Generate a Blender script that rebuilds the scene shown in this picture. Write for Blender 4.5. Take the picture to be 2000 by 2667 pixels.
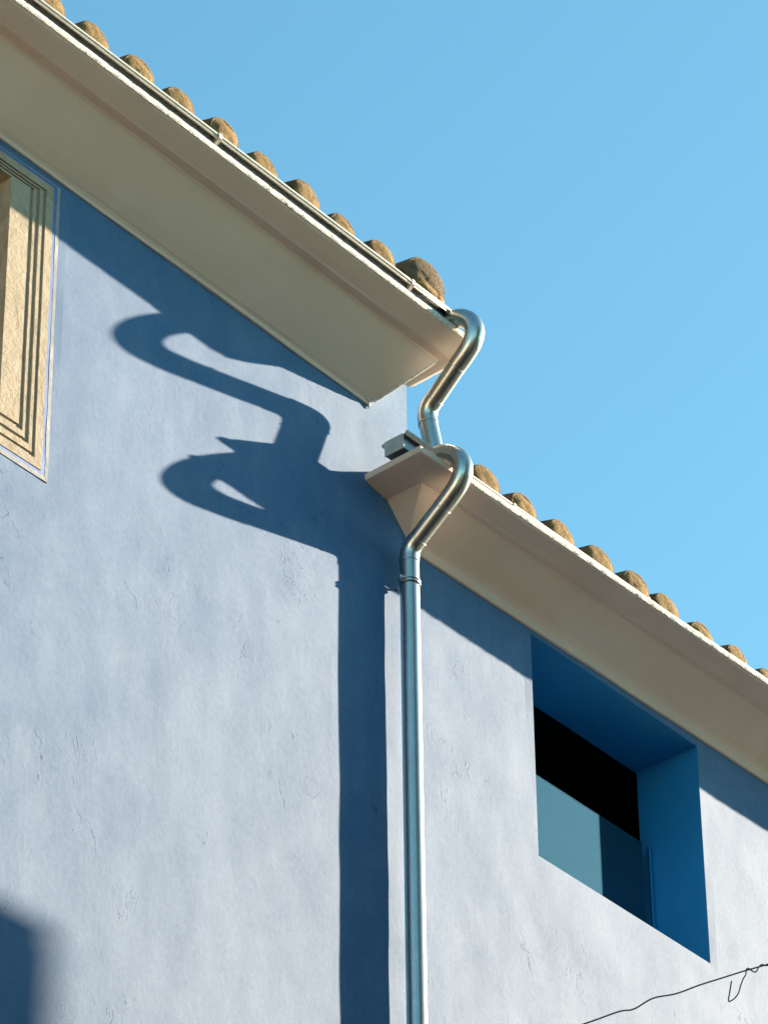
import bpy, bmesh, math, random
from mathutils import Vector, Matrix, noise
for o in list(bpy.data.objects): bpy.data.objects.remove(o, do_unlink=True)
S = bpy.context.scene
COL = S.collection
R = math.radians
random.seed(7)

# ------------------------------------------------------------------ camera
# The long facade lies in the plane y = 0 (x to the right along it, y into it, z up).
CAM = Vector((-13.707, -11.401, -12.215))
yaw, pitch, roll = R(49.878), R(36.27), R(-0.728)
fw = Vector((math.sin(yaw)*math.cos(pitch), math.cos(yaw)*math.cos(pitch), math.sin(pitch)))
rt = Vector((math.cos(yaw), -math.sin(yaw), 0)); up = rt.cross(fw)
rt, up = rt*math.cos(roll)+up*math.sin(roll), up*math.cos(roll)-rt*math.sin(roll)
cd = bpy.data.cameras.new('camera'); cam = bpy.data.objects.new('camera', cd); COL.objects.link(cam)
cd.sensor_fit = 'VERTICAL'; cd.sensor_height = 36.0; cd.lens = 11354.3/2667*36
cd.clip_start = .1; cd.clip_end = 3000
m = Matrix((rt, up, -fw)).transposed().to_4x4(); m.translation = CAM; cam.matrix_world = m
S.camera = cam

# ------------------------------------------------------------------ light
SUN_A, SUN_E = R(15.9), R(24.3)
sdir = Vector((math.cos(SUN_A)*math.cos(SUN_E), -math.sin(SUN_A)*math.cos(SUN_E), math.sin(SUN_E)))
w = bpy.data.worlds.new('World'); S.world = w; w.use_nodes = True
nt = w.node_tree; bg = nt.nodes['Background']
sky = nt.nodes.new('ShaderNodeTexSky'); sky.sky_type = 'NISHITA'; sky.sun_disc = False
sky.sun_elevation = SUN_E; sky.sun_rotation = math.atan2(sdir.x, sdir.y)
sky.altitude = 100; sky.air_density = 1.0; sky.dust_density = 0.6; sky.ozone_density = 1.2
tint = nt.nodes.new('ShaderNodeMix'); tint.data_type = 'RGBA'; tint.blend_type = 'MULTIPLY'; tint.inputs[0].default_value = 1
tint.inputs[7].default_value = (.62, 1.08, 1.0, 1)                    # the photograph's cyan cast, the same over the whole sky
nt.links.new(sky.outputs[0], tint.inputs[6]); nt.links.new(tint.outputs[2], bg.inputs[0]); bg.inputs[1].default_value = 0.067
sl = bpy.data.lights.new('sun', 'SUN'); sl.energy = 5.0; sl.angle = R(0.53); sl.color = (1, .82, .61)
so = bpy.data.objects.new('sun', sl); COL.objects.link(so)
so.rotation_euler = (-sdir).to_track_quat('-Z', 'Y').to_euler(); so.location = sdir*60
S.view_settings.view_transform = 'Standard'; S.view_settings.look = 'None'
S.view_settings.exposure = 1.92; S.view_settings.gamma = 1.0; S.view_settings.use_curve_mapping = False
S.render.engine = 'CYCLES'

# ------------------------------------------------------------------ helpers
def obj(name, verts, faces, mat, parent=None, smooth=False, mats=None, mi=None):
    me = bpy.data.meshes.new(name); me.from_pydata(verts, [], faces); me.update()
    for k in (mats or [mat]): me.materials.append(k)
    if mi: me.polygons.foreach_set('material_index', mi)
    if smooth: me.polygons.foreach_set('use_smooth', [True]*len(me.polygons))
    o = bpy.data.objects.new(name, me); COL.objects.link(o)
    if parent: o.parent = parent; o.matrix_parent_inverse = parent.matrix_world.inverted()
    return o
def empty(name, loc, label=None, cat=None, group=None):
    o = bpy.data.objects.new(name, None); COL.objects.link(o); o.location = loc
    o.matrix_world = Matrix.Translation(loc)
    tag(o, label, cat, group); return o
def tag(o, label=None, cat=None, group=None, kind=None):
    if label: o['label'] = label
    if cat: o['category'] = cat
    if group: o['group'] = group
    if kind: o['kind'] = kind
    return o
def fix_normals(o):
    bm = bmesh.new(); bm.from_mesh(o.data); bmesh.ops.recalc_face_normals(bm, faces=bm.faces)
    bm.to_mesh(o.data); bm.free()
def box(name, a, b, mat, parent=None, bevel=0):
    x0,y0,z0 = a; x1,y1,z1 = b
    v = [(x0,y0,z0),(x1,y0,z0),(x1,y1,z0),(x0,y1,z0),(x0,y0,z1),(x1,y0,z1),(x1,y1,z1),(x0,y1,z1)]
    f = [(0,3,2,1),(4,5,6,7),(0,1,5,4),(1,2,6,5),(2,3,7,6),(3,0,4,7)]
    o = obj(name, v, f, mat, parent)
    if bevel:
        md = o.modifiers.new('bevel', 'BEVEL'); md.width = bevel; md.segments = 2
    return o
def N(x, y, z, s=1.0): return noise.noise(Vector((x*s, y*s, z*s)))
def frange(a, b, step):
    n = max(1, int(round((b-a)/step))); return [a+(b-a)*i/n for i in range(n+1)]
def tube(name, pts, rad, mat, parent=None, seg=28, cap=True, thick=0.0):
    """round tube through pts; rad a number or a list"""
    P = [Vector(p) for p in pts]; n = len(P)
    rr = rad if isinstance(rad, (list, tuple)) else [rad]*n
    T = [(P[min(i+1, n-1)]-P[max(i-1, 0)]).normalized() for i in range(n)]
    a = Vector((1,0,0)) if abs(T[0].x) < .8 else Vector((0,0,1))
    u = T[0].cross(a).normalized(); v = []; f = []
    for i in range(n):
        u = (u-T[i]*u.dot(T[i])).normalized(); b = T[i].cross(u)
        for k in range(seg):
            t = 2*math.pi*k/seg; v.append(P[i]+(u*math.cos(t)+b*math.sin(t))*rr[i])
    for i in range(n-1):
        for k in range(seg):
            k2 = (k+1)%seg; f.append((i*seg+k, i*seg+k2, (i+1)*seg+k2, (i+1)*seg+k))
    if cap:
        f.append(tuple(range(seg-1, -1, -1))); f.append(tuple((n-1)*seg+k for k in range(seg)))
    o = obj(name, [tuple(p) for p in v], f, mat, parent, smooth=True)
    fix_normals(o)
    if cap:
        for p in o.data.polygons:
            if len(p.vertices) > 4: p.use_smooth = False
    return o
def smooth_path(pts, rb, n=10):
    """polyline with its inner corners replaced by arcs of radius rb (number or list)"""
    P = [Vector(p) for p in pts]; out = [P[0]]
    for i in range(1, len(P)-1):
        r = rb[i-1] if isinstance(rb, (list, tuple)) else rb
        d0 = (P[i-1]-P[i]).normalized(); d1 = (P[i+1]-P[i]).normalized()
        ang = d0.angle(d1); tl = r/math.tan(ang/2)
        tl = min(tl, .49*(P[i-1]-P[i]).length, .49*(P[i+1]-P[i]).length); r = tl*math.tan(ang/2)
        c = P[i]+(d0+d1).normalized()*(r/math.sin(ang/2))
        a = P[i]+d0*tl-c; b = P[i]+d1*tl-c; tot = a.angle(b); ax = a.cross(b).normalized()
        arc = [c+Matrix.Rotation(tot*k/n, 3, ax) @ a for k in range(n+1)]
        out.append(arc)
    out.append(P[-1]); return out

def spline(P, n=8):
    out = []
    for i in range(len(P)-1):
        a, b, c, d = P[max(i-1,0)], P[i], P[i+1], P[min(i+2,len(P)-1)]
        for k in range(n):
            t = k/n; out.append(.5*((2*b)+(c-a)*t+(2*a-5*b+4*c-d)*t*t+(3*b-a-3*c+d)*t**3))
    out.append(P[-1]); return out

# ------------------------------------------------------------------ materials
def mat(name):
    mm = bpy.data.materials.new(name); mm.use_nodes = True
    return mm, mm.node_tree, mm.node_tree.nodes['Principled BSDF']
class G:
    """small node-graph helper working in world position"""
    def __init__(s, t, obj_space=False):
        s.t = t; g = t.nodes.new('ShaderNodeTexCoord' if obj_space else 'ShaderNodeNewGeometry')
        s.pos = g.outputs['Object' if obj_space else 'Position']
    def map(s, scale=(1,1,1), rot=(0,0,0), loc=(0,0,0), src=None):
        n = s.t.nodes.new('ShaderNodeMapping'); n.inputs['Scale'].default_value = scale
        n.inputs['Rotation'].default_value = rot; n.inputs['Location'].default_value = loc
        s.t.links.new(src or s.pos, n.inputs[0]); return n.outputs[0]
    def noise(s, scale, detail=4, rough=.55, dist=0, src=None):
        n = s.t.nodes.new('ShaderNodeTexNoise'); n.inputs['Scale'].default_value = scale
        n.inputs['Detail'].default_value = detail; n.inputs['Roughness'].default_value = rough
        n.inputs['Distortion'].default_value = dist
        s.t.links.new(src or s.pos, n.inputs[0]); return n.outputs[0]
    def vor(s, scale, src=None, feature='F1'):
        n = s.t.nodes.new('ShaderNodeTexVoronoi'); n.feature = feature; n.inputs['Scale'].default_value = scale
        s.t.links.new(src or s.pos, n.inputs['Vector']); return n.outputs['Distance']
    def ramp(s, v, stops):
        n = s.t.nodes.new('ShaderNodeValToRGB'); e = n.color_ramp.elements
        while len(e) < len(stops): e.new(.5)
        for el, (p, c) in zip(e, stops):
            el.position = p; el.color = (c, c, c, 1) if not isinstance(c, tuple) else (*c, 1)
        s.t.links.new(v, n.inputs[0]); return n.outputs[0]
    def mix(s, fac, a, b, mode='MIX'):
        n = s.t.nodes.new('ShaderNodeMix'); n.data_type = 'RGBA'; n.blend_type = mode
        for sock, val in ((n.inputs[0], fac), (n.inputs[6], a), (n.inputs[7], b)):
            if isinstance(val, tuple): sock.default_value = (*val, 1)
            elif isinstance(val, (int, float)): sock.default_value = val
            else: s.t.links.new(val, sock)
        return n.outputs[2]
    def math(s, op, a, b=0.0):
        n = s.t.nodes.new('ShaderNodeMath'); n.operation = op
        for sock, val in ((n.inputs[0], a), (n.inputs[1], b)):
            if isinstance(val, (int, float)): sock.default_value = val
            else: s.t.links.new(val, sock)
        return n.outputs[0]
    def bump(s, h, dist, strength=1.0, prev=None):
        n = s.t.nodes.new('ShaderNodeBump'); n.inputs['Distance'].default_value = dist
        n.inputs['Strength'].default_value = strength; s.t.links.new(h, n.inputs['Height'])
        if prev: s.t.links.new(prev, n.inputs['Normal'])
        return n.outputs[0]

def plaster_wall(name, dark, mid, pale, rough=.5, spec=1.0):
    mm, t, b = mat(name); g = G(t)
    big = g.noise(1.3, 4, .62, .7)
    cloud = g.noise(3.6, 6, .68, .35, g.map((1, 1, .70), (0, R(-22), 0), (3, 0, 1)))
    grain = g.noise(34, 4, .7)
    streak = g.noise(1.0, 4, .6, .3, g.map((7, 7, .7), (0, R(3), 0)))
    big = g.math('ADD', g.math('MULTIPLY', big, .68), g.math('MULTIPLY', streak, .32))
    m_ = g.math('ADD', g.math('MULTIPLY', big, .42), g.math('ADD', g.math('MULTIPLY', cloud, .36), g.math('MULTIPLY', grain, .30)))
    patch = g.ramp(m_, [(.42, 0.0), (.62, 1.0)])
    c = g.mix(patch, dark, mid)
    c = g.mix(g.ramp(cloud, [(.55, 0.0), (.74, .8)]), c, pale)
    # trowel work: thin overlapping coats with ragged edges darkened in the colour
    d1 = g.noise(1.7, 5, .70, .5, g.map((1, 1, .62), (0, R(24), 0)))
    saw = g.math('FRACT', g.math('MULTIPLY', d1, 8.0))
    where = g.ramp(g.noise(2.6, 3, .6, .3, g.map((1, 1, 1), (0, 0, 0), (5, 1, 2))), [(.55, 0.0), (.64, 1.0)])
    line = g.math('MULTIPLY', g.ramp(saw, [(.90, 0.0), (.955, 1.0), (1.0, .0)]), g.math('MULTIPLY', where, g.ramp(grain, [(.38, 0.0), (.52, 1.0)])))
    c = g.mix(g.math('MULTIPLY', line, .55), c, tuple(.40*k for k in dark))
    pit = g.ramp(g.vor(9, g.map((1, 1, 1), (0, 0, 0), (.3, 0, .2))), [(.0, 1.0), (.022, .0)])
    pitm = g.math('MULTIPLY', pit, g.ramp(big, [(.57, 0.0), (.59, 1.0)]))
    c = g.mix(g.math('MULTIPLY', pitm, .8), c, (.03, .04, .05))
    t.links.new(c, b.inputs['Base Color'])
    # chalky bloom: the worn patches are a little less dusty and reflect less of the low sun
    b.inputs['Roughness'].default_value = rough; b.inputs['IOR'].default_value = 1.65
    sp_ = g.math('MULTIPLY', g.math('ADD', g.math('MULTIPLY', patch, .40), .60), spec)
    sp_ = g.math('MULTIPLY', sp_, g.math('SUBTRACT', 1.0, g.math('MULTIPLY', line, .7)))
    t.links.new(sp_, b.inputs['Specular IOR Level'])
    edge = g.ramp(saw, [(.0, 0.0), (.90, .6), (.95, 1.0), (1.0, 0.0)])
    h = g.math('ADD', g.math('MULTIPLY', g.math('MULTIPLY', edge, where), .45), g.math('ADD', g.math('MULTIPLY', grain, .55), g.math('MULTIPLY', cloud, .5)))
    n1 = g.bump(h, .0014)
    n2 = g.bump(pitm, -.003, 1, n1)
    t.links.new(n2, b.inputs['Normal'])
    return mm
M = {}
M['wall'] = plaster_wall('blue_plaster', (.004, .100, .262), (.005, .114, .290), (.022, .128, .290), .77)

def paint(name, c0, c1, rough=.7, bump=.002, sc=9, fine=90):
    mm, t, b = mat(name); g = G(t)
    a = g.noise(sc*.25, 6, .62, .5); c = g.mix(g.ramp(a, [(.35, 0.0), (.68, 1.0)]), c0, c1)
    t.links.new(c, b.inputs['Base Color']); b.inputs['Roughness'].default_value = rough
    n1 = g.bump(g.noise(sc, 4, .6), bump); n2 = g.bump(g.noise(fine, 3, .6), bump*.3, 1, n1)
    t.links.new(n2, b.inputs['Normal']); return mm
M['cornice'] = paint('cornice_paint', (.69, .52, .41), (.78, .60, .485), .75, .0012, 5)
def chipped(name):
    mm, t, b = mat(name); g = G(t)
    a = g.noise(26, 8, .7, 1.5); c = g.mix(g.ramp(a, [(.39, 0.0), (.45, 1.0)]), (.26, .22, .17), (.72, .69, .63))
    t.links.new(c, b.inputs['Base Color']); b.inputs['Roughness'].default_value = .8
    n1 = g.bump(a, .003); n2 = g.bump(g.noise(120, 4, .6), .001, 1, n1)
    t.links.new(n2, b.inputs['Normal']); return mm
M['mortar'] = chipped('white_mortar')
def stone(name):
    mm, t, b = mat(name); g = G(t)
    a = g.noise(7, 8, .68, .8); v = g.noise(3.5, 6, .65, 1.2, g.map((3, 3, .6)))
    c = g.mix(g.ramp(a, [(.3, 0.0), (.7, 1.0)]), (.38, .315, .225), (.50, .43, .325))
    c = g.mix(g.ramp(v, [(.52, 0.0), (.72, .75)]), c, (.25, .185, .11)); b.inputs['Specular IOR Level'].default_value = .2
    t.links.new(c, b.inputs['Base Color']); b.inputs['Roughness'].default_value = .75
    n1 = g.bump(g.noise(18, 7, .7, .6), .006); n2 = g.bump(g.noise(90, 4, .6), .0015, 1, n1)
    t.links.new(n2, b.inputs['Normal']); return mm
M['stone'] = stone('pale_sandstone')
def tile_mortar(name, c0, c1, c2):
    mm, t, b = mat(name); g = G(t)
    a = g.noise(32, 8, .72, .4); l = g.noise(11, 5, .65)
    c = g.mix(g.ramp(a, [(.32, 0.0), (.66, 1.0)]), c0, c1)
    c = g.mix(g.ramp(l, [(.52, 0.0), (.72, .8)]), c, c2); b.inputs['Specular IOR Level'].default_value = .15
    t.links.new(c, b.inputs['Base Color']); b.inputs['Roughness'].default_value = .9
    n1 = g.bump(g.noise(55, 6, .75, 0, g.map((1, 1, .55))), .010); n2 = g.bump(g.noise(170, 4, .7), .002, 1, n1)
    t.links.new(n2, b.inputs['Normal']); return mm
M['bedding'] = tile_mortar('tile_bedding_mortar', (.135, .085, .031), (.33, .225, .095), (.085, .052, .02))
M['bedding_grey'] = tile_mortar('weathered_bedding_mortar', (.075, .052, .030), (.21, .155, .092), (.10, .068, .036))
M['clay'] = tile_mortar('weathered_clay', (.14, .085, .040), (.25, .16, .085), (.06, .045, .028))
M['rust'] = tile_mortar('rust_stained_mortar', (.34, .15, .045), (.52, .28, .10), (.12, .05, .025))
def metal(name, col, rough, along='z', dirt=.15):
    mm, t, b = mat(name); g = G(t)
    s = {'z': (90, 90, 1.2), 'x': (1.2, 90, 90)}[along]
    br = g.noise(1.0, 4, .6, 0, g.map(s)); bl = g.noise(14, 6, .65, .6)
    c = g.mix(g.ramp(bl, [(.40, 0.0), (.75, 1.0)]), col, tuple(k*(1-dirt) for k in col))
    t.links.new(c, b.inputs['Base Color']); b.inputs['Metallic'].default_value = 1
    t.links.new(g.math('ADD', g.math('MULTIPLY', br, .08), g.math('ADD', g.math('MULTIPLY', bl, .12), rough-.10)), b.inputs['Roughness'])
    n1 = g.bump(g.noise(3.2, 3, .5), .004); n2 = g.bump(br, .00012, 1, n1)
    t.links.new(n2, b.inputs['Normal']); return mm
M['steel'] = metal('galvanised_pipe', (.64, .62, .57), .29)
M['zinc'] = metal('zinc_gutter', (.62, .60, .54), .50, 'x', .25); M['zinc'].node_tree.nodes['Principled BSDF'].inputs['Metallic'].default_value = .55
M['zinc_shade'] = metal('shade_dark_zinc', (.26, .28, .29), .45, 'x', .3)  # darker zinc for the trough: shadow under the lip painted into its colour
M['dark_steel'] = metal('clamp_steel', (.34, .34, .34), .38)
def plain(name, c, rough=.6, metallic=0.0):
    mm, t, b = mat(name); g = G(t)
    n = g.noise(30, 5, .6); cc = g.mix(n, tuple(k*.85 for k in c), tuple(min(1, k*1.15) for k in c))
    t.links.new(cc, b.inputs['Base Color']); b.inputs['Roughness'].default_value = rough; b.inputs['Metallic'].default_value = metallic
    return mm
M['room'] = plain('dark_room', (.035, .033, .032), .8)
M['cable'] = plain('black_cable', (.012, .012, .013), .45)
M['blueband'] = plaster_wall('deep_blue_paint', (.010, .11, .38), (.014, .13, .42), (.05, .17, .42), .69)
M['reveal'] = paint('reveal_blue_paint', (.008, .215, .48), (.011, .245, .53), .6, .001)
M['whitebead'] = paint('grey_white_bead', (.24, .26, .29), (.36, .37, .39), .7, .003, 20)
M['street'] = paint('worn_asphalt', (.045, .042, .040), (.065, .060, .055), .85, .01, 2, 20)
M['paving'] = paint('grey_paving', (.20, .175, .13), (.26, .23, .18), .85, .01, 2, 20)
M['render'] = paint('cream_stucco', (.58, .49, .38), (.68, .58, .46), .85, .004)
M['brown'] = paint('brown_render', (.24, .17, .11), (.31, .225, .15), .85, .004)
M['cream'] = paint('cream_render', (.60, .51, .39), (.68, .58, .46), .85, .004)
def glass(name):
    mm, t, b = mat(name); g = G(t)
    b.inputs['Base Color'].default_value = (.80, .90, .92, 1); b.inputs['Roughness'].default_value = .02
    b.inputs['Transmission Weight'].default_value = 1.0; b.inputs['IOR'].default_value = 1.85; b.inputs['Specular Tint'].default_value = (.66, .93, 1, 1)
    return mm
M['glass'] = glass('clear_glass')

# ------------------------------------------------------------------ ground
GZ = -13.8
gr = obj('street', [(-900,-900,GZ),(900,-900,GZ),(900,900,GZ),(-900,900,GZ)], [(0,1,2,3)], M['street'])
tag(gr, None, None, None, 'structure')
pv = box('pavement', (-40, -7.0, GZ-.2), (60, .0, GZ+.12), M['paving'])
tag(pv, None, None, None, 'structure')

# ------------------------------------------------------------------ walls
def wobble(x, z):
    return .0035*N(x*.9, 3.1, z*.9) + .0022*N(x*2.7, 7.7, z*2.2) + .0010*N(x*7, 1.3, z*5)
def wall_front(xs, zs, hole=None, damp=()):
    """grid facade in the plane y = 0, gently uneven, with one rectangular hole"""
    V = []; F = []; nx = len(xs)
    for z in zs:
        for x in xs:
            k = 1.0
            if hole:
                x0,x1,z0,z1 = hole
                d = max(x0-x, x-x1, z0-z, z-z1); k = min(1, max(0, d)/.06)
            V.append((x, wobble(x, z)*k, z))
    for j in range(len(zs)-1):
        for i in range(nx-1):
            cx = (xs[i]+xs[i+1])/2; cz = (zs[j]+zs[j+1])/2
            if hole and hole[0] < cx < hole[1] and hole[2] < cz < hole[3]: continue
            F.append((j*nx+i, j*nx+i+1, (j+1)*nx+i+1, (j+1)*nx+i))
    return V, F
def quads(V, F, lst):
    for q in lst:
        n = len(V); V += q; F.append((n, n+1, n+2, n+3))
XC = .012                                                           # where the tall house ends
tall = empty('tall_house', (-4, 0, GZ), 'tall house with pale blue plaster wall and deep cream cornice, left of the drainpipes', 'house')
WA = (-4.40, -2.555, -.372, 1.372)                                      # hole for the stone window surround
xs = [-9, -7, -5.5] + frange(-4.40, -3.6, .1) + frange(-3.6, -2.555, .03)[1:] + frange(-2.555, XC, .03)[1:]
zs = [GZ, -10, -7, -5] + frange(-3.6, -.372, .03) + frange(-.372, 1.372, .03)[1:] + frange(1.372, 1.80, .03)[1:]
V, F = wall_front(xs, zs, WA)
quads(V, F, [[(XC,0,GZ),(XC,8,GZ),(XC,8,1.80),(XC,0,1.80)], [(-9,8,GZ),(-9,0,GZ),(-9,0,1.80),(-9,8,1.80)], [(XC,8,GZ),(-9,8,GZ),(-9,8,1.80),(XC,8,1.80)]])
obj('wall', V, F, M['wall'], tall, smooth=False)
low = empty('low_house', (4, 0, GZ), 'lower house with pale blue plaster wall and square window opening, right of the drainpipes', 'house')
WB = (.985, 2.405, -.722, .628)
xs = frange(XC, .985, .03) + frange(.985, 2.405, .03)[1:] + frange(2.405, 4.4, .03)[1:] + [6, 9, 12]
zs = [GZ, -10, -7, -5] + frange(-3.4, -.722, .03) + frange(-.722, .628, .03)[1:] + frange(.628, .80, .03)[1:]
V, F = wall_front(xs, zs, WB)
quads(V, F, [[(12,0,GZ),(12,8,GZ),(12,8,.80),(12,0,.80)], [(12,8,GZ),(XC+.02,8,GZ),(XC+.02,8,.80),(12,8,.80)]])
wb = obj('wall', V, F, M['wall'], low)
# window opening of the low house: deep plastered reveal, dark room, glass balustrade
x0,x1,z0,z1 = WB; RD = .41
win = empty('window', (1.7, .2, z0)); win.parent = low; win.matrix_parent_inverse = low.matrix_world.inverted()
def strip(nm, a, b, nrm, parent, mt, n=16):
    """a reveal face: from edge a-b on the wall to the same edge RD deeper, slightly uneven"""
    V = []; F = []; a = Vector(a); b = Vector(b); nrm = Vector(nrm)
    for j in range(n+1):
        for i in range(9):
            p = a.lerp(b, j/n)+Vector((0, RD*i/8, 0))
            k = 1 if 0 < j < n else 0
            p += nrm*(.003*k*N(p.x*3, p.y*3, p.z*3)); V.append(tuple(p))
    for j in range(n):
        for i in range(8):
            q = j*9+i; F.append((q, q+1, q+10, q+9))
    return obj(nm, V, F, mt, parent)
strip('reveal_jamb', (x1,0,z0), (x1,0,z1), (-1,0,0), win, M['reveal'])
strip('reveal_jamb', (x0,0,z1), (x0,0,z0), (1,0,0), win, M['reveal'])
strip('reveal_head', (x0,0,z1), (x1,0,z1), (0,0,-1), win, M['reveal'])
strip('reveal_sill', (x1,0,z0), (x0,0,z0), (0,0,1), win, M['wall'])
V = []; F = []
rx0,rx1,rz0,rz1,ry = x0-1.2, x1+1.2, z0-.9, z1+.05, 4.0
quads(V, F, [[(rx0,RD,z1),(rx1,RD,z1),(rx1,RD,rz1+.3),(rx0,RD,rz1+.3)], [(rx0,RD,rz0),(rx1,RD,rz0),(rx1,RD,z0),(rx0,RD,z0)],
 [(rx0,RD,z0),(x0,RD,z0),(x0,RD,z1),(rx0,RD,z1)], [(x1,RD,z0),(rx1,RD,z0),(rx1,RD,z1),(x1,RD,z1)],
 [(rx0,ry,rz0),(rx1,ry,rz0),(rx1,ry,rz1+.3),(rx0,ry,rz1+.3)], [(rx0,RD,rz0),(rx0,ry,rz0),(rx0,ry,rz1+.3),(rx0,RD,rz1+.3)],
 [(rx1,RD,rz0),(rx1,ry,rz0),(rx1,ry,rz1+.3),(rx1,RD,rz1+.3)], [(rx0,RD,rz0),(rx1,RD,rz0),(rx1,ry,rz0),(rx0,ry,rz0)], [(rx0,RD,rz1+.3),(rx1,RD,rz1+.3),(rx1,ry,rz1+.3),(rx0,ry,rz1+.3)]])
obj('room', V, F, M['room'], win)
GT = .118
box('glass_pane', (x0+.004, .338, z0+.004), (x1-.012, .350, GT), M['glass'], win)
box('glass_channel', (x1-.030, .328, z0+.004), (x1-.0005, .3365, GT-.004), M['reveal'], win, .002)
box('glass_channel', (x1-.030, .3515, z0+.004), (x1-.0005, .362, GT-.004), M['reveal'], win, .002)

# ------------------------------------------------------------------ cornices
def cornice(name, prof, tilt, corner, side, far, parent, mt, endy, step=.09, zref=0.0):
    """prof: list of (out, z). Runs along the wall from `far` to `corner`, mitres and returns to the wall.
    side=+1: return at the right-hand end, -1: at the left-hand end. fx: overhang of the return relative to the front."""
    n = len(prof); st = frange(0, abs(corner-far), step); rows = []
    for k, s in enumerate(st):
        s0 = far+(corner-far)*s/abs(corner-far); last = k == len(st)-1
        row = []
        for i, (o, z, ro) in enumerate(prof):
            # stations are spread so that the last one is the mitre itself
            x = s0+(side*ro)*(s/abs(corner-far))**6 if not last else corner+side*ro
            w = .0042*N(x*1.4, i*.9, z) + .0016*N(x*5, i*2.3, z)
            k2 = 0 if (o < .002 or last) else 1
            row.append((x, -o-w*k2*.6, z+tilt*(x-zref)+w*k2))
        rows.append(row)
    ny = 7
    for j in range(1, ny+1):
        row = []
        for i, (o, z, ro) in enumerate(prof):
            x = corner+side*ro; y = -o+(o+endy)*j/ny
            w = .0016*N(y*4, i*1.7, x) if 0 < j < ny else 0
            row.append((x+side*w, y, z+tilt*(x-zref)+w))
        rows.append(row)
    V = [p for r_ in rows for p in r_]; F = []
    for a in range(len(rows)-1):
        for i in range(n-1): F.append((a*n+i, a*n+i+1, (a+1)*n+i+1, (a+1)*n+i))
    F.append(tuple(range(n))); F.append(tuple((len(rows)-1)*n+i for i in range(n)))
    o = obj(name, V, F, mt, parent); fix_normals(o)
    return o
PA = [(-.05,1.372,-.05),(.012,1.372,.012),(.014,1.392,.014),(.022,1.402,.022),(.032,1.410,.030),(.08,1.462,.074),(.14,1.531,.129),(.20,1.600,.186),(.258,1.668,.240),(.266,1.674,.248),
      (.272,1.682,.252),(.316,1.686,.298),(.322,1.690,.306),(.36,1.712,.352),(.412,1.744,.396),(.42,1.752,.404),(.42,1.786,.404),(.416,1.790,.400),(.1,1.80,.1),(-.05,1.80,-.05)]
cA = cornice('cornice', PA, -.017, -.30, 1, -8.5, tall, M['cornice'], .012, zref=-.3)
PB = [(-.05,.634,-.05),(.014,.634,.008),(.018,.690,.010),(.026,.700,.014),(.038,.712,.022),(.09,.752,.060),(.15,.799,.100),(.216,.850,.145),(.221,.853,.149),
      (.226,.859,.154),(.256,.861,.188),(.262,.864,.196),(.29,.871,.228),(.36,.889,.319),(.366,.893,.325),(.366,.928,.325),(.362,.931,.321),(.1,.94,.1),(-.05,.94,-.05)]
cornice('cornice', PB, .020, 0.0, -1, 11.0, low, M['cornice'], .03)
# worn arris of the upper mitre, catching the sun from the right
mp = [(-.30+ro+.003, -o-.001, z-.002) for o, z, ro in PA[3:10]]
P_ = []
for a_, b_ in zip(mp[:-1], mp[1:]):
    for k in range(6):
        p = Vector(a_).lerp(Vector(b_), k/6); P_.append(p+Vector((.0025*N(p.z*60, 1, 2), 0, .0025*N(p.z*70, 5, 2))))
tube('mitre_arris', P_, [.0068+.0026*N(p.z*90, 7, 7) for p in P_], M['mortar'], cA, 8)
P_ = [(-.365,-.030,1.420),(-.33,-.020,1.404),(-.305,-.014,1.392),(-.298,-.010,1.372),(-.299,-.006,1.352)]
tube('mortar_run', P_, [.003,.006,.007,.006,.003], M['mortar'], cA, 8)

def mortar_strip(name, xa, xb, y, z, h, tilt, zref, parent):
    """ragged sunlit mortar packed along the cornice edge under the gutter"""
    xs = frange(xa, xb, .012); V = []; F = []
    for x in xs:
        zz = z+tilt*(x-zref)
        lo = .003*N(x*9, 2, 5)+.006*max(0, N(x*23, 4, 1)); hi = .003*N(x*13, 8, 2)+.002*N(x*40, 3, 9)
        d = .002*N(x*17, 5, 3)+.0012*N(x*60, 1, 1)
        for (yy, zc) in ((y+.05, zz-.002), (y-.006+d, zz+lo-.002), (y-.009-d, zz+h*.25+lo), (y-.009+d*1.5, zz+h*.75), (y-.007-d, zz+h+hi), (y+.05, zz+h+hi)):
            V.append((x, yy, zc))
    for i in range(len(xs)-1):
        for k in range(5): F.append((i*6+k, i*6+k+1, (i+1)*6+k+1, (i+1)*6+k))
    o = obj(name, V, F, M['mortar'], parent); fix_normals(o); return o
mortar_strip('mortar_edge', -8, .07, -.42, 1.755, .036, -.017, -.3, tall)
mortar_strip('mortar_edge', .03, 10, -.366, .900, .034, .020, 0, low)

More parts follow.
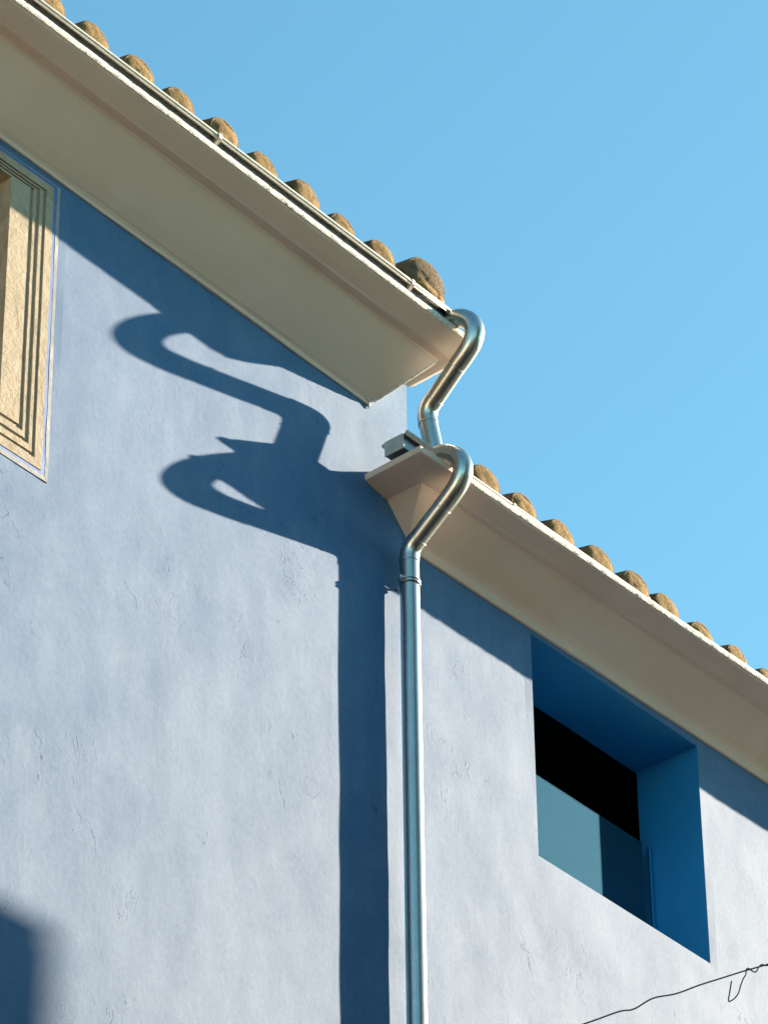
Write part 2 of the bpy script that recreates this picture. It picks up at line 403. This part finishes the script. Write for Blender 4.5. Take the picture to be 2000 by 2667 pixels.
# ------------------------------------------------------------------ roofs and tiles
def deck(name, xa, xb, y0, z0, y1, slope, parent):
    z1_ = z0+(y1-y0)*slope
    return obj(name, [(xa,y0,z0),(xb,y0,z0),(xb,y1,z1_),(xa,y1,z1_),(xa,y0,z0-.05),(xb,y0,z0-.05),(xb,y1,z1_-.05),(xa,y1,z1_-.05)],
               [(0,1,2,3),(4,7,6,5),(0,4,5,1),(1,5,6,2),(2,6,7,3),(3,7,4,0)], M['clay'], parent)
SL = .30
roofA = deck('roof', -9, .10, -.30, 1.90, 6, SL, tall)
roofB = deck('roof', .16, 12, -.22, 1.03, 6, SL, low)
def tile_mesh(seed, rad, hgt, length, plug, mats):
    """one barrel tile: clay shell tapering up the roof, mouth packed with rough mortar"""
    rnd = random.Random(seed); seg = 18; V = []; F = []; MI = []
    ph = rnd.uniform(0, 50); sk = rnd.uniform(-.12, .12)
    def arc(r, h, y, dz, j=0.0):
        out = []
        for k in range(seg+1):
            t = math.pi*k/seg
            jj = 1+j*N(math.cos(t)*2+ph, y*7, math.sin(t)*2)
            x = -math.cos(t)*r*jj; z = (math.sin(t)**.86)*h*jj
            out.append((x+sk*z*.5, y, z+dz))
        return out
    rows = [arc(rad, hgt, 0, 0, .05), arc(rad*.985, hgt*.985, length*.33, length*.33*SL, .03), arc(rad*.92, hgt*.94, length, length*SL, .02)]
    th = .014
    rows2 = [[(x*(1-th/rad), y, z-th*(.3 if z < .02 else 1)) for x, y, z in r_] for r_ in rows]
    n = seg+1
    for r_ in rows: V += r_
    b = len(V)
    for r_ in rows2: V += r_
    for a in range(2):
        for k in range(seg):
            F.append((a*n+k, a*n+k+1, (a+1)*n+k+1, (a+1)*n+k)); MI.append(0)
            F.append((b+a*n+k+1, b+a*n+k, b+(a+1)*n+k, b+(a+1)*n+k+1)); MI.append(0)
    for k in range(seg): F.append((k+1, k, b+k, b+k+1)); MI.append(0)
    # mortar plug: a lumpy bulging face filling the mouth right to the rim and running down behind the gutter
    out = [(-rad, 0, -.07), (-rad, 0, -.035)]+rows[0]+[(rad, 0, -.035), (rad, 0, -.07)]
    rings = 7; base = len(V); no = len(out)
    for q in range(rings+1):
        fr_ = 1-q/rings
        for (x, y, z) in out:
            cx, cz = 0.0, -.01
            px = cx+(x-cx)*fr_*.985; pz = cz+(z-cz)*fr_*.985
            bul = plug*(1-fr_**3)
            yy = .004-bul+(.006*N(px*16+ph, pz*16, ph)+.003*N(px*50+ph, pz*50, 1))
            V.append((px, yy, pz))
    for q in range(rings):
        for k in range(no-1):
            F.append((base+q*no+k, base+q*no+k+1, base+(q+1)*no+k+1, base+(q+1)*no+k)); MI.append(1)
        F.append((base+q*no+no-1, base+q*no, base+(q+1)*no, base+(q+1)*no+no-1)); MI.append(1)
    me = bpy.data.meshes.new('roof_tile'); me.from_pydata(V, [], F)
    for k in mats: me.materials.append(k)
    me.polygons.foreach_set('material_index', MI); me.polygons.foreach_set('use_smooth', [True]*len(F)); me.update()
    return me
TM = [tile_mesh(s, .106, .106, .50, .022, [M['clay'], M['bedding']]) for s in range(5)]
def place_tile(me, x, y, z, sx, sz, rz, parent):
    o = bpy.data.objects.new('roof_tile', me); COL.objects.link(o)
    o.parent = parent; o.matrix_parent_inverse = parent.matrix_world.inverted()
    o.location = (x, y, z); o.scale = (sx, 1, sz); o.rotation_euler = (0, 0, rz)
    return o
ax = [-5.49,-5.18,-4.87,-4.56,-4.25,-3.94,-3.62,-3.31,-3.0,-2.687,-2.376,-2.079,-1.768,-1.449,-1.15,-.849,-.555]
for i, x in enumerate(ax):
    r_ = random.Random(i+40)
    z = 2.003-.017*(x+.3)*1.0+r_.uniform(-.006, .006)-.006
    place_tile(TM[i % 5], x, -.33+r_.uniform(-.012, .012), z, r_.uniform(.96, 1.05), r_.uniform(.95, 1.04), r_.uniform(-.05, .05), roofA)
    place_tile(TM[(i+2) % 5], x+r_.uniform(-.01, .01), .06, z+.145, .98, .98, r_.uniform(-.03, .03), roofA)
bx = [.332,.638,.962,1.28,1.576,1.861,2.183,2.493,2.79,3.09,3.40,3.71,4.02,4.33]
for i, x in enumerate(bx):
    r_ = random.Random(i+90)
    z = 1.106+r_.uniform(-.006, .006)
    place_tile(TM[(i+1) % 5], x, -.25+r_.uniform(-.012, .012), z, r_.uniform(.98, 1.10), r_.uniform(.94, 1.03), r_.uniform(-.06, .06), roofB)
    place_tile(TM[(i+3) % 5], x+r_.uniform(-.01, .01), .14, z+.145, .98, .98, r_.uniform(-.03, .03), roofB)
# bigger verge tile closing the tall roof, with rust-stained bedding beside it
vt = place_tile(tile_mesh(77, .140, .150, .5, .030, [M['clay'], M['bedding_grey']]), -.236, -.345, 2.035, 1, 1, -.12, roofA)
vt['label'] = 'larger weathered verge tile at the roof corner'
def lump(name, c, sc, mt, parent, seed, amp=.35, sub=3):
    bm = bmesh.new(); bmesh.ops.create_icosphere(bm, subdivisions=sub, radius=1)
    for v in bm.verts:
        k = 1+amp*N(v.co.x*1.6+seed, v.co.y*1.6, v.co.z*1.6)+amp*.4*N(v.co.x*5+seed, v.co.y*5, v.co.z*5)
        v.co = Vector((v.co.x*sc[0]*k+c[0], v.co.y*sc[1]*k+c[1], v.co.z*sc[2]*k+c[2]))
    me = bpy.data.meshes.new(name); bm.to_mesh(me); bm.free(); me.materials.append(mt)
    me.polygons.foreach_set('use_smooth', [True]*len(me.polygons))
    o = bpy.data.objects.new(name, me); COL.objects.link(o); o.parent = parent; o.matrix_parent_inverse = parent.matrix_world.inverted()
    return o
lump('bedding_mortar', (-.25, -.335, 1.975), (.13, .05, .05), M['bedding'], roofA, 3)
lump('bedding_mortar', (-.135, -.330, 1.955), (.065, .045, .055), M['rust'], roofA, 9)['label'] = 'rust stained mortar beside the verge tile'

# ------------------------------------------------------------------ gutters
def extrude_x(name, poly, xa, xb, mt, parent, tilt=0, zref=0, cap=True, smooth=False):
    n = len(poly); xs = frange(xa, xb, .4); V = []; F = []
    for x in xs:
        for (y, z) in poly: V.append((x, y, z+tilt*(x-zref)))
    for a in range(len(xs)-1):
        for i in range(n):
            j = (i+1) % n; F.append((a*n+i, a*n+j, (a+1)*n+j, (a+1)*n+i))
    if cap: F.append(tuple(range(n))); F.append(tuple((len(xs)-1)*n+i for i in range(n)))
    o = obj(name, V, F, mt, parent, smooth); fix_normals(o); return o
def gutter(name, label, xa, xb, yb, yf, z0, h, tilt, zref, joints, capside):
    g = empty(name, ((xa+xb)/2, yf, z0), label, 'gutter')
    t = .003
    # open trough: outer outline then inner outline back
    poly = [(yb, z0+h+.010), (yb, z0), (yf+.006, z0), (yf, z0+h), (yf+t, z0+h), (yf+.006+t, z0+t), (yb-t, z0+t), (yb-t, z0+h+.010)]
    extrude_x('trough', poly, xa, xb, M['zinc_shade'], g, tilt, zref)
    def bead(yc, zc, r):
        tube('rolled_lip', [(x, yc, zc+tilt*(x-zref)) for x in frange(xa-.004, xb+.004, .4)], r, M['zinc'], g, 14)
    bead(yf-.020, z0+h-.001, .011)
    bead(yf-.019, z0+h-.018, .0055)
    extrude_x('lip_flange', [(yf+.002, z0+h+.004), (yf-.020, z0+h+.008), (yf-.020, z0+h-.020), (yf-.016, z0+h-.020), (yf-.016, z0+h+.002), (yf+.002, z0+h)], xa, xb, M['zinc'], g, tilt, zref)
    ex = xa if capside < 0 else xb
    box('end_cap', (ex-.003, yf+.004, z0-.002+tilt*(ex-zref)), (ex+.003, yb+.002, z0+h+.006+tilt*(ex-zref)), M['zinc'], g)
    tube('end_knob', [(ex-.006, yb+.010, z0+h-.012+tilt*(ex-zref)), (ex+.02, yb+.010, z0+h-.012+tilt*(ex-zref))], .011, M['zinc'], g, 14)
    for x in joints:
        zz = tilt*(x-zref)
        extrude_x('joint_strap', [(yb+.001, z0-.004), (yf+.004, z0-.004), (yf-.003, z0+h*.5), (yf-.034, z0+h-.024), (yf-.034, z0+h+.008), (yf-.020, z0+h+.013), (yb, z0+h+.002)], x-.010, x+.010, M['zinc'], g, tilt, zref)
    return g
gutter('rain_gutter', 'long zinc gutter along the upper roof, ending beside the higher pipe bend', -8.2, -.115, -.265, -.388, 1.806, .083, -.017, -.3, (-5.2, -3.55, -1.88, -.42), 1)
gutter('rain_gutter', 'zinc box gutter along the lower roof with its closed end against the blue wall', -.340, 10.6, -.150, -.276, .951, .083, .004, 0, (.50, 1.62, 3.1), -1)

# ------------------------------------------------------------------ drainpipes
PR = .049
def pipe_piece(name, pts, parent, r=PR, sock=None, seg=36, mt=None):
    """a length of pipe; sock: widened socket over the first or last `k` points"""
    o = tube(name, pts, r, mt or M['steel'], parent, seg, cap=False)
    return o
def run(parent, path, cuts_names, rb):
    sp = smooth_path(path, rb, 14); return sp
def collar(parent, p, d, r=PR+.0022, w=.010):
    p = Vector(p); d = Vector(d).normalized()
    tube('socket_rim', [p-d*w*.5, p-d*w*.3, p+d*w*.3, p+d*w*.5], [r-.002, r, r, r-.002], M['steel'], parent, 36, cap=False)
def build_pipe(root, neck, path, rb):
    """a smooth swan neck through `neck`, then straight lengths and elbows along `path`, each a part with its socket rim"""
    N_ = [Vector(p) for p in neck]; head = spline(N_, 7)
    d1 = (head[-1]-head[-2]).normalized()
    pipe_piece('swan_neck', head, root, PR+.0020)
    collar(root, head[-1], d1, PR+.0034, .005)
    sp = smooth_path([head[-1]-d1*.03]+path, rb, 16); cur = sp[0]
    for el in sp[1:]:
        if isinstance(el, list):
            d0 = (el[1]-el[0]).normalized(); d1 = (el[-1]-el[-2]).normalized()
            n = max(2, int((el[0]-cur).length/.15)); pipe_piece('pipe_length', [cur.lerp(el[0], j/n) for j in range(n+1)], root)
            pipe_piece('elbow', [el[0]-d0*.022]+el+[el[-1]+d1*.022], root, PR+.0020)
            collar(root, el[0]-d0*.022, d0, PR+.0034, .005); collar(root, el[-1]+d1*.022, d1, PR+.0034, .005)
            cur = el[-1]
        else:
            n = max(2, int((el-cur).length/.15)); pipe_piece('pipe_length', [cur.lerp(el, j/n) for j in range(n+1)], root)
            cur = el
# lower pipe: out of the lower gutter, over the cornice edge, back to the wall and down to the street
XB = -.082
p2 = empty('drainpipe', (XB, -.077, GZ), 'long galvanised drainpipe running down the wall below the lower roof', 'drainpipe', None)
build_pipe(p2, [(XB, y, z) for y, z in ((-.19,1.040),(-.275,1.040),(-.340,1.018),(-.398,.972),(-.432,.914),(-.436,.853),(-.405,.792),(-.352,.742),(-.300,.703))], [(XB, -.079, .540), (XB, -.079, GZ)], .10)
# upper pipe: from the upper gutter back towards the wall and into the lower gutter
p1 = empty('drainpipe', (-.075, -.24, 1.0), 'short galvanised swan-neck pipe dropping from the upper gutter into the lower one', 'drainpipe', None)
build_pipe(p1, [(-.086, y, z) for y, z in ((-.315,1.846),(-.395,1.848),(-.462,1.826),(-.518,1.772),(-.541,1.700),(-.522,1.632),(-.470,1.576),(-.415,1.533))], [(-.070, -.195, 1.362), (-.045, -.245, 1.00)], .10)
# wall clamp on the lower pipe
zc = .335
for dz in (-.009, .009):
    tube('clamp_band', [(XB+.0535*math.cos(t), -.079+.0535*math.sin(t), zc+dz) for t in [2*math.pi*k/40 for k in range(41)]], .0032, M['dark_steel'], p2, 8, cap=False)
tube('clamp_plate', [(XB, -.079, zc-.008), (XB, -.079, zc+.008)], .0525, M['steel'], p2, 36, cap=False)
tube('clamp_stud', [(XB+.001, -.028, zc), (XB+.001, .02, zc)], .006, M['dark_steel'], p2, 10)
box('clamp_ear', (XB-.086, -.090, zc-.016), (XB-.050, -.083, zc+.016), M['dark_steel'], p2, .002)
tube('clamp_screw', [(XB-.068, -.104, zc), (XB-.068, -.066, zc)], .006, M['dark_steel'], p2, 10)

# ------------------------------------------------------------------ stone window surround of the tall house
wa = empty('window', (-3.45, .1, -.33)); wa.parent = tall; wa.matrix_parent_inverse = tall.matrix_world.inverted()
XM = -3.48                                                            # middle of the window
def ring(name, xo, zto, zbo, yo, xi, zti, zbi, yi, mt, parent, thick=.06, edge=.0025):
    """one moulding step: flat face from outer to inner rectangle at depth yo, then a riser back to yi"""
    V = []; F = []; n = 24
    def rect(x, zt, zb, y):
        out = []; c = [(x, zb), (x, zt), (2*XM-x, zt), (2*XM-x, zb)]
        for a in range(4):
            p, q = c[a], c[(a+1) % 4]
            for k in range(n):
                u = k/n; xx = p[0]+(q[0]-p[0])*u; zz = p[1]+(q[1]-p[1])*u
                j = edge*N(xx*9, zz*9, y*50+x*30)
                out.append((xx+(j if a in (0, 2) else 0), y+.4*j, zz+(j if a in (1, 3) else 0)))
        return out
    L = [rect(xo, zto, zbo, yo+thick), rect(xo, zto, zbo, yo), rect(xi, zti, zbi, yo), rect(xi, zti, zbi, yi)]
    mN = 4*n
    for l in L: V += l
    for a in range(3):
        for k in range(mN):
            k2 = (k+1) % mN; F.append((a*mN+k, a*mN+k2, (a+1)*mN+k2, (a+1)*mN+k))
    o = obj(name, V, F, mt, parent); fix_normals(o); return o
steps = [(-2.592,1.352,-.332),(-2.639,1.307,-.285),(-2.658,1.297,-.262),(-2.678,1.288,-.228),(-2.702,1.279,-.205),(-2.718,1.272,-.172),(-2.740,1.264,-.145),(-2.866,1.252,-.034)]
dep = [-.005, .004, -.002, .008, .001, .011, .004]
for a in range(7):
    s0, s1 = steps[a], steps[a+1]; yi = dep[a+1] if a < 6 else .30
    ring('moulding_step', s0[0], s0[1], s0[2], dep[a], s1[0], s1[1], s1[2], yi, M['stone'], wa)
ring('blue_band', -2.570, 1.372, -.352, -.0025, -2.592, 1.352, -.332, .03, M['blueband'], wa, .04, .001)
ring('plaster_bead', -2.548, 1.378, -.378, -.0035, -2.569, 1.372, -.352, .03, M['whitebead'], wa, .03, .004)
box('shutter', (2*XM+2.80, .262, -.06), (-2.80, .29, 1.29), M['room'], wa)

# ------------------------------------------------------------------ cable in front of the low house
def ray(px, py): return fw+rt*((px-1000)/11354.3)-up*((py-1333.5)/11354.3)
def at(px, py, y):
    d = ray(px, py); return CAM+d*((y-CAM.y)/d.y)
CY = -3.0
main = [(1000,2850),(1250,2757),(1520,2667),(1610,2635),(1650,2628),(1700,2600),(1760,2588),(1820,2566),(1880,2547),(1940,2528),(2000,2511),(2100,2478),(2300,2410)]
pts = [at(x, y, CY) for x, y in main]
d0 = (pts[0]-pts[1]).normalized(); d1 = (pts[-1]-pts[-2]).normalized()
pts = [pts[0]+d0*6]+pts+[pts[-1]+d1*9]
cb = empty('overhead_cable', tuple(pts[1]), 'thin black cable crossing low in front of the wall with a twisted loose end', 'cable')
tube('cable_run', spline(pts), .0031, M['cable'], cb, 8)
tail = [(1904,2555),(1899,2585),(1896,2604),(1899,2608),(1912,2600),(1922,2586),(1928,2566),(1934,2550),(1941,2538),(1942,2526),(1947,2522),(1955,2527),(1964,2532),(1970,2528),(1976,2517),(1984,2512),(1992,2515),(2002,2512),(2010,2503),(2018,2500)]
tp = [at(x, y, CY-.010+.010*math.sin(i*1.3)) for i, (x, y) in enumerate(tail)]
tube('loose_end', spline(tp, 6), .0027, M['cable'], cb, 8)

# ------------------------------------------------------------------ house across the lane (its corner throws the soft shadow low on the left)
oh = empty('opposite_house', (5, -5, GZ), 'plain rendered house across the narrow lane, outside the picture on the right', 'house')
box('wall', (3.4, -12.8, GZ), (6.84, -2.62, 1.58), M['render'], oh)
box('roof_slab', (3.42, -12.78, 1.58), (6.835, -2.625, 1.68), M['cornice'], oh)

# ------------------------------------------------------------------ added unseen blocks behind the camera: cut sky light, give bounce and reflections
row = empty('added_sky_blocker', (-10, -24, GZ), 'long cream block behind the camera, added unseen to cut the sky light', 'house')
box('wall', (-70, -32, GZ), (38, -19, 1.2), M['render'], row)
box('roof_slab', (-70.4, -32.4, 1.2), (38.4, -18.5, 1.45), M['cornice'], row)
tw = empty('added_reflection_block', (-1, -19, GZ), 'tall brown block behind the camera, added unseen for the pipe reflections', 'house')  # unseen, added to put a brown stripe in the pipe reflections
box('wall', (-5, -18.4, GZ), (3.0, -13.5, 11.2), M['brown'], tw)
box('roof_slab', (-5.3, -18.4, 11.2), (3.3, -13.2, 11.45), M['cornice'], tw)
wme = {}
def windows(root, xs_, zs_, y):
    for zf in zs_:
        for x in xs_:
            k = root.name
            if k not in wme:
                o = box('window', (x, y-.02, zf), (x+1.2, y+.05, zf+1.9), M['room'], root); wme[k] = (o.data, x, zf)
            else:
                me, ox, oz = wme[k]; o = bpy.data.objects.new('window', me); COL.objects.link(o); o.parent = root
                o.matrix_parent_inverse = root.matrix_world.inverted(); o.location = (x-ox, 0, zf-oz)
windows(row, [-68+4.2*i for i in range(25)], (-12.2, -8.6, -5.0, -1.6), -19)
windows(tw, [-4.2+2.7*i for i in range(3)], (-12.2, -8.6, -5.0, -1.4, 2.2, 5.8, 9.0), -13.5)
eh = empty('added_bounce_block', (-45, -8, GZ), 'cream block on the left behind the camera, added unseen to bounce warm sunlight', 'house')  # unseen, added to bounce warm sunlight onto the cornices
box('wall', (-56, -17, GZ), (-36, 4, 3.0), M['cream'], eh)
box('roof_slab', (-56.4, -17.4, 3.0), (-35.6, 4.4, 3.25), M['cornice'], eh)
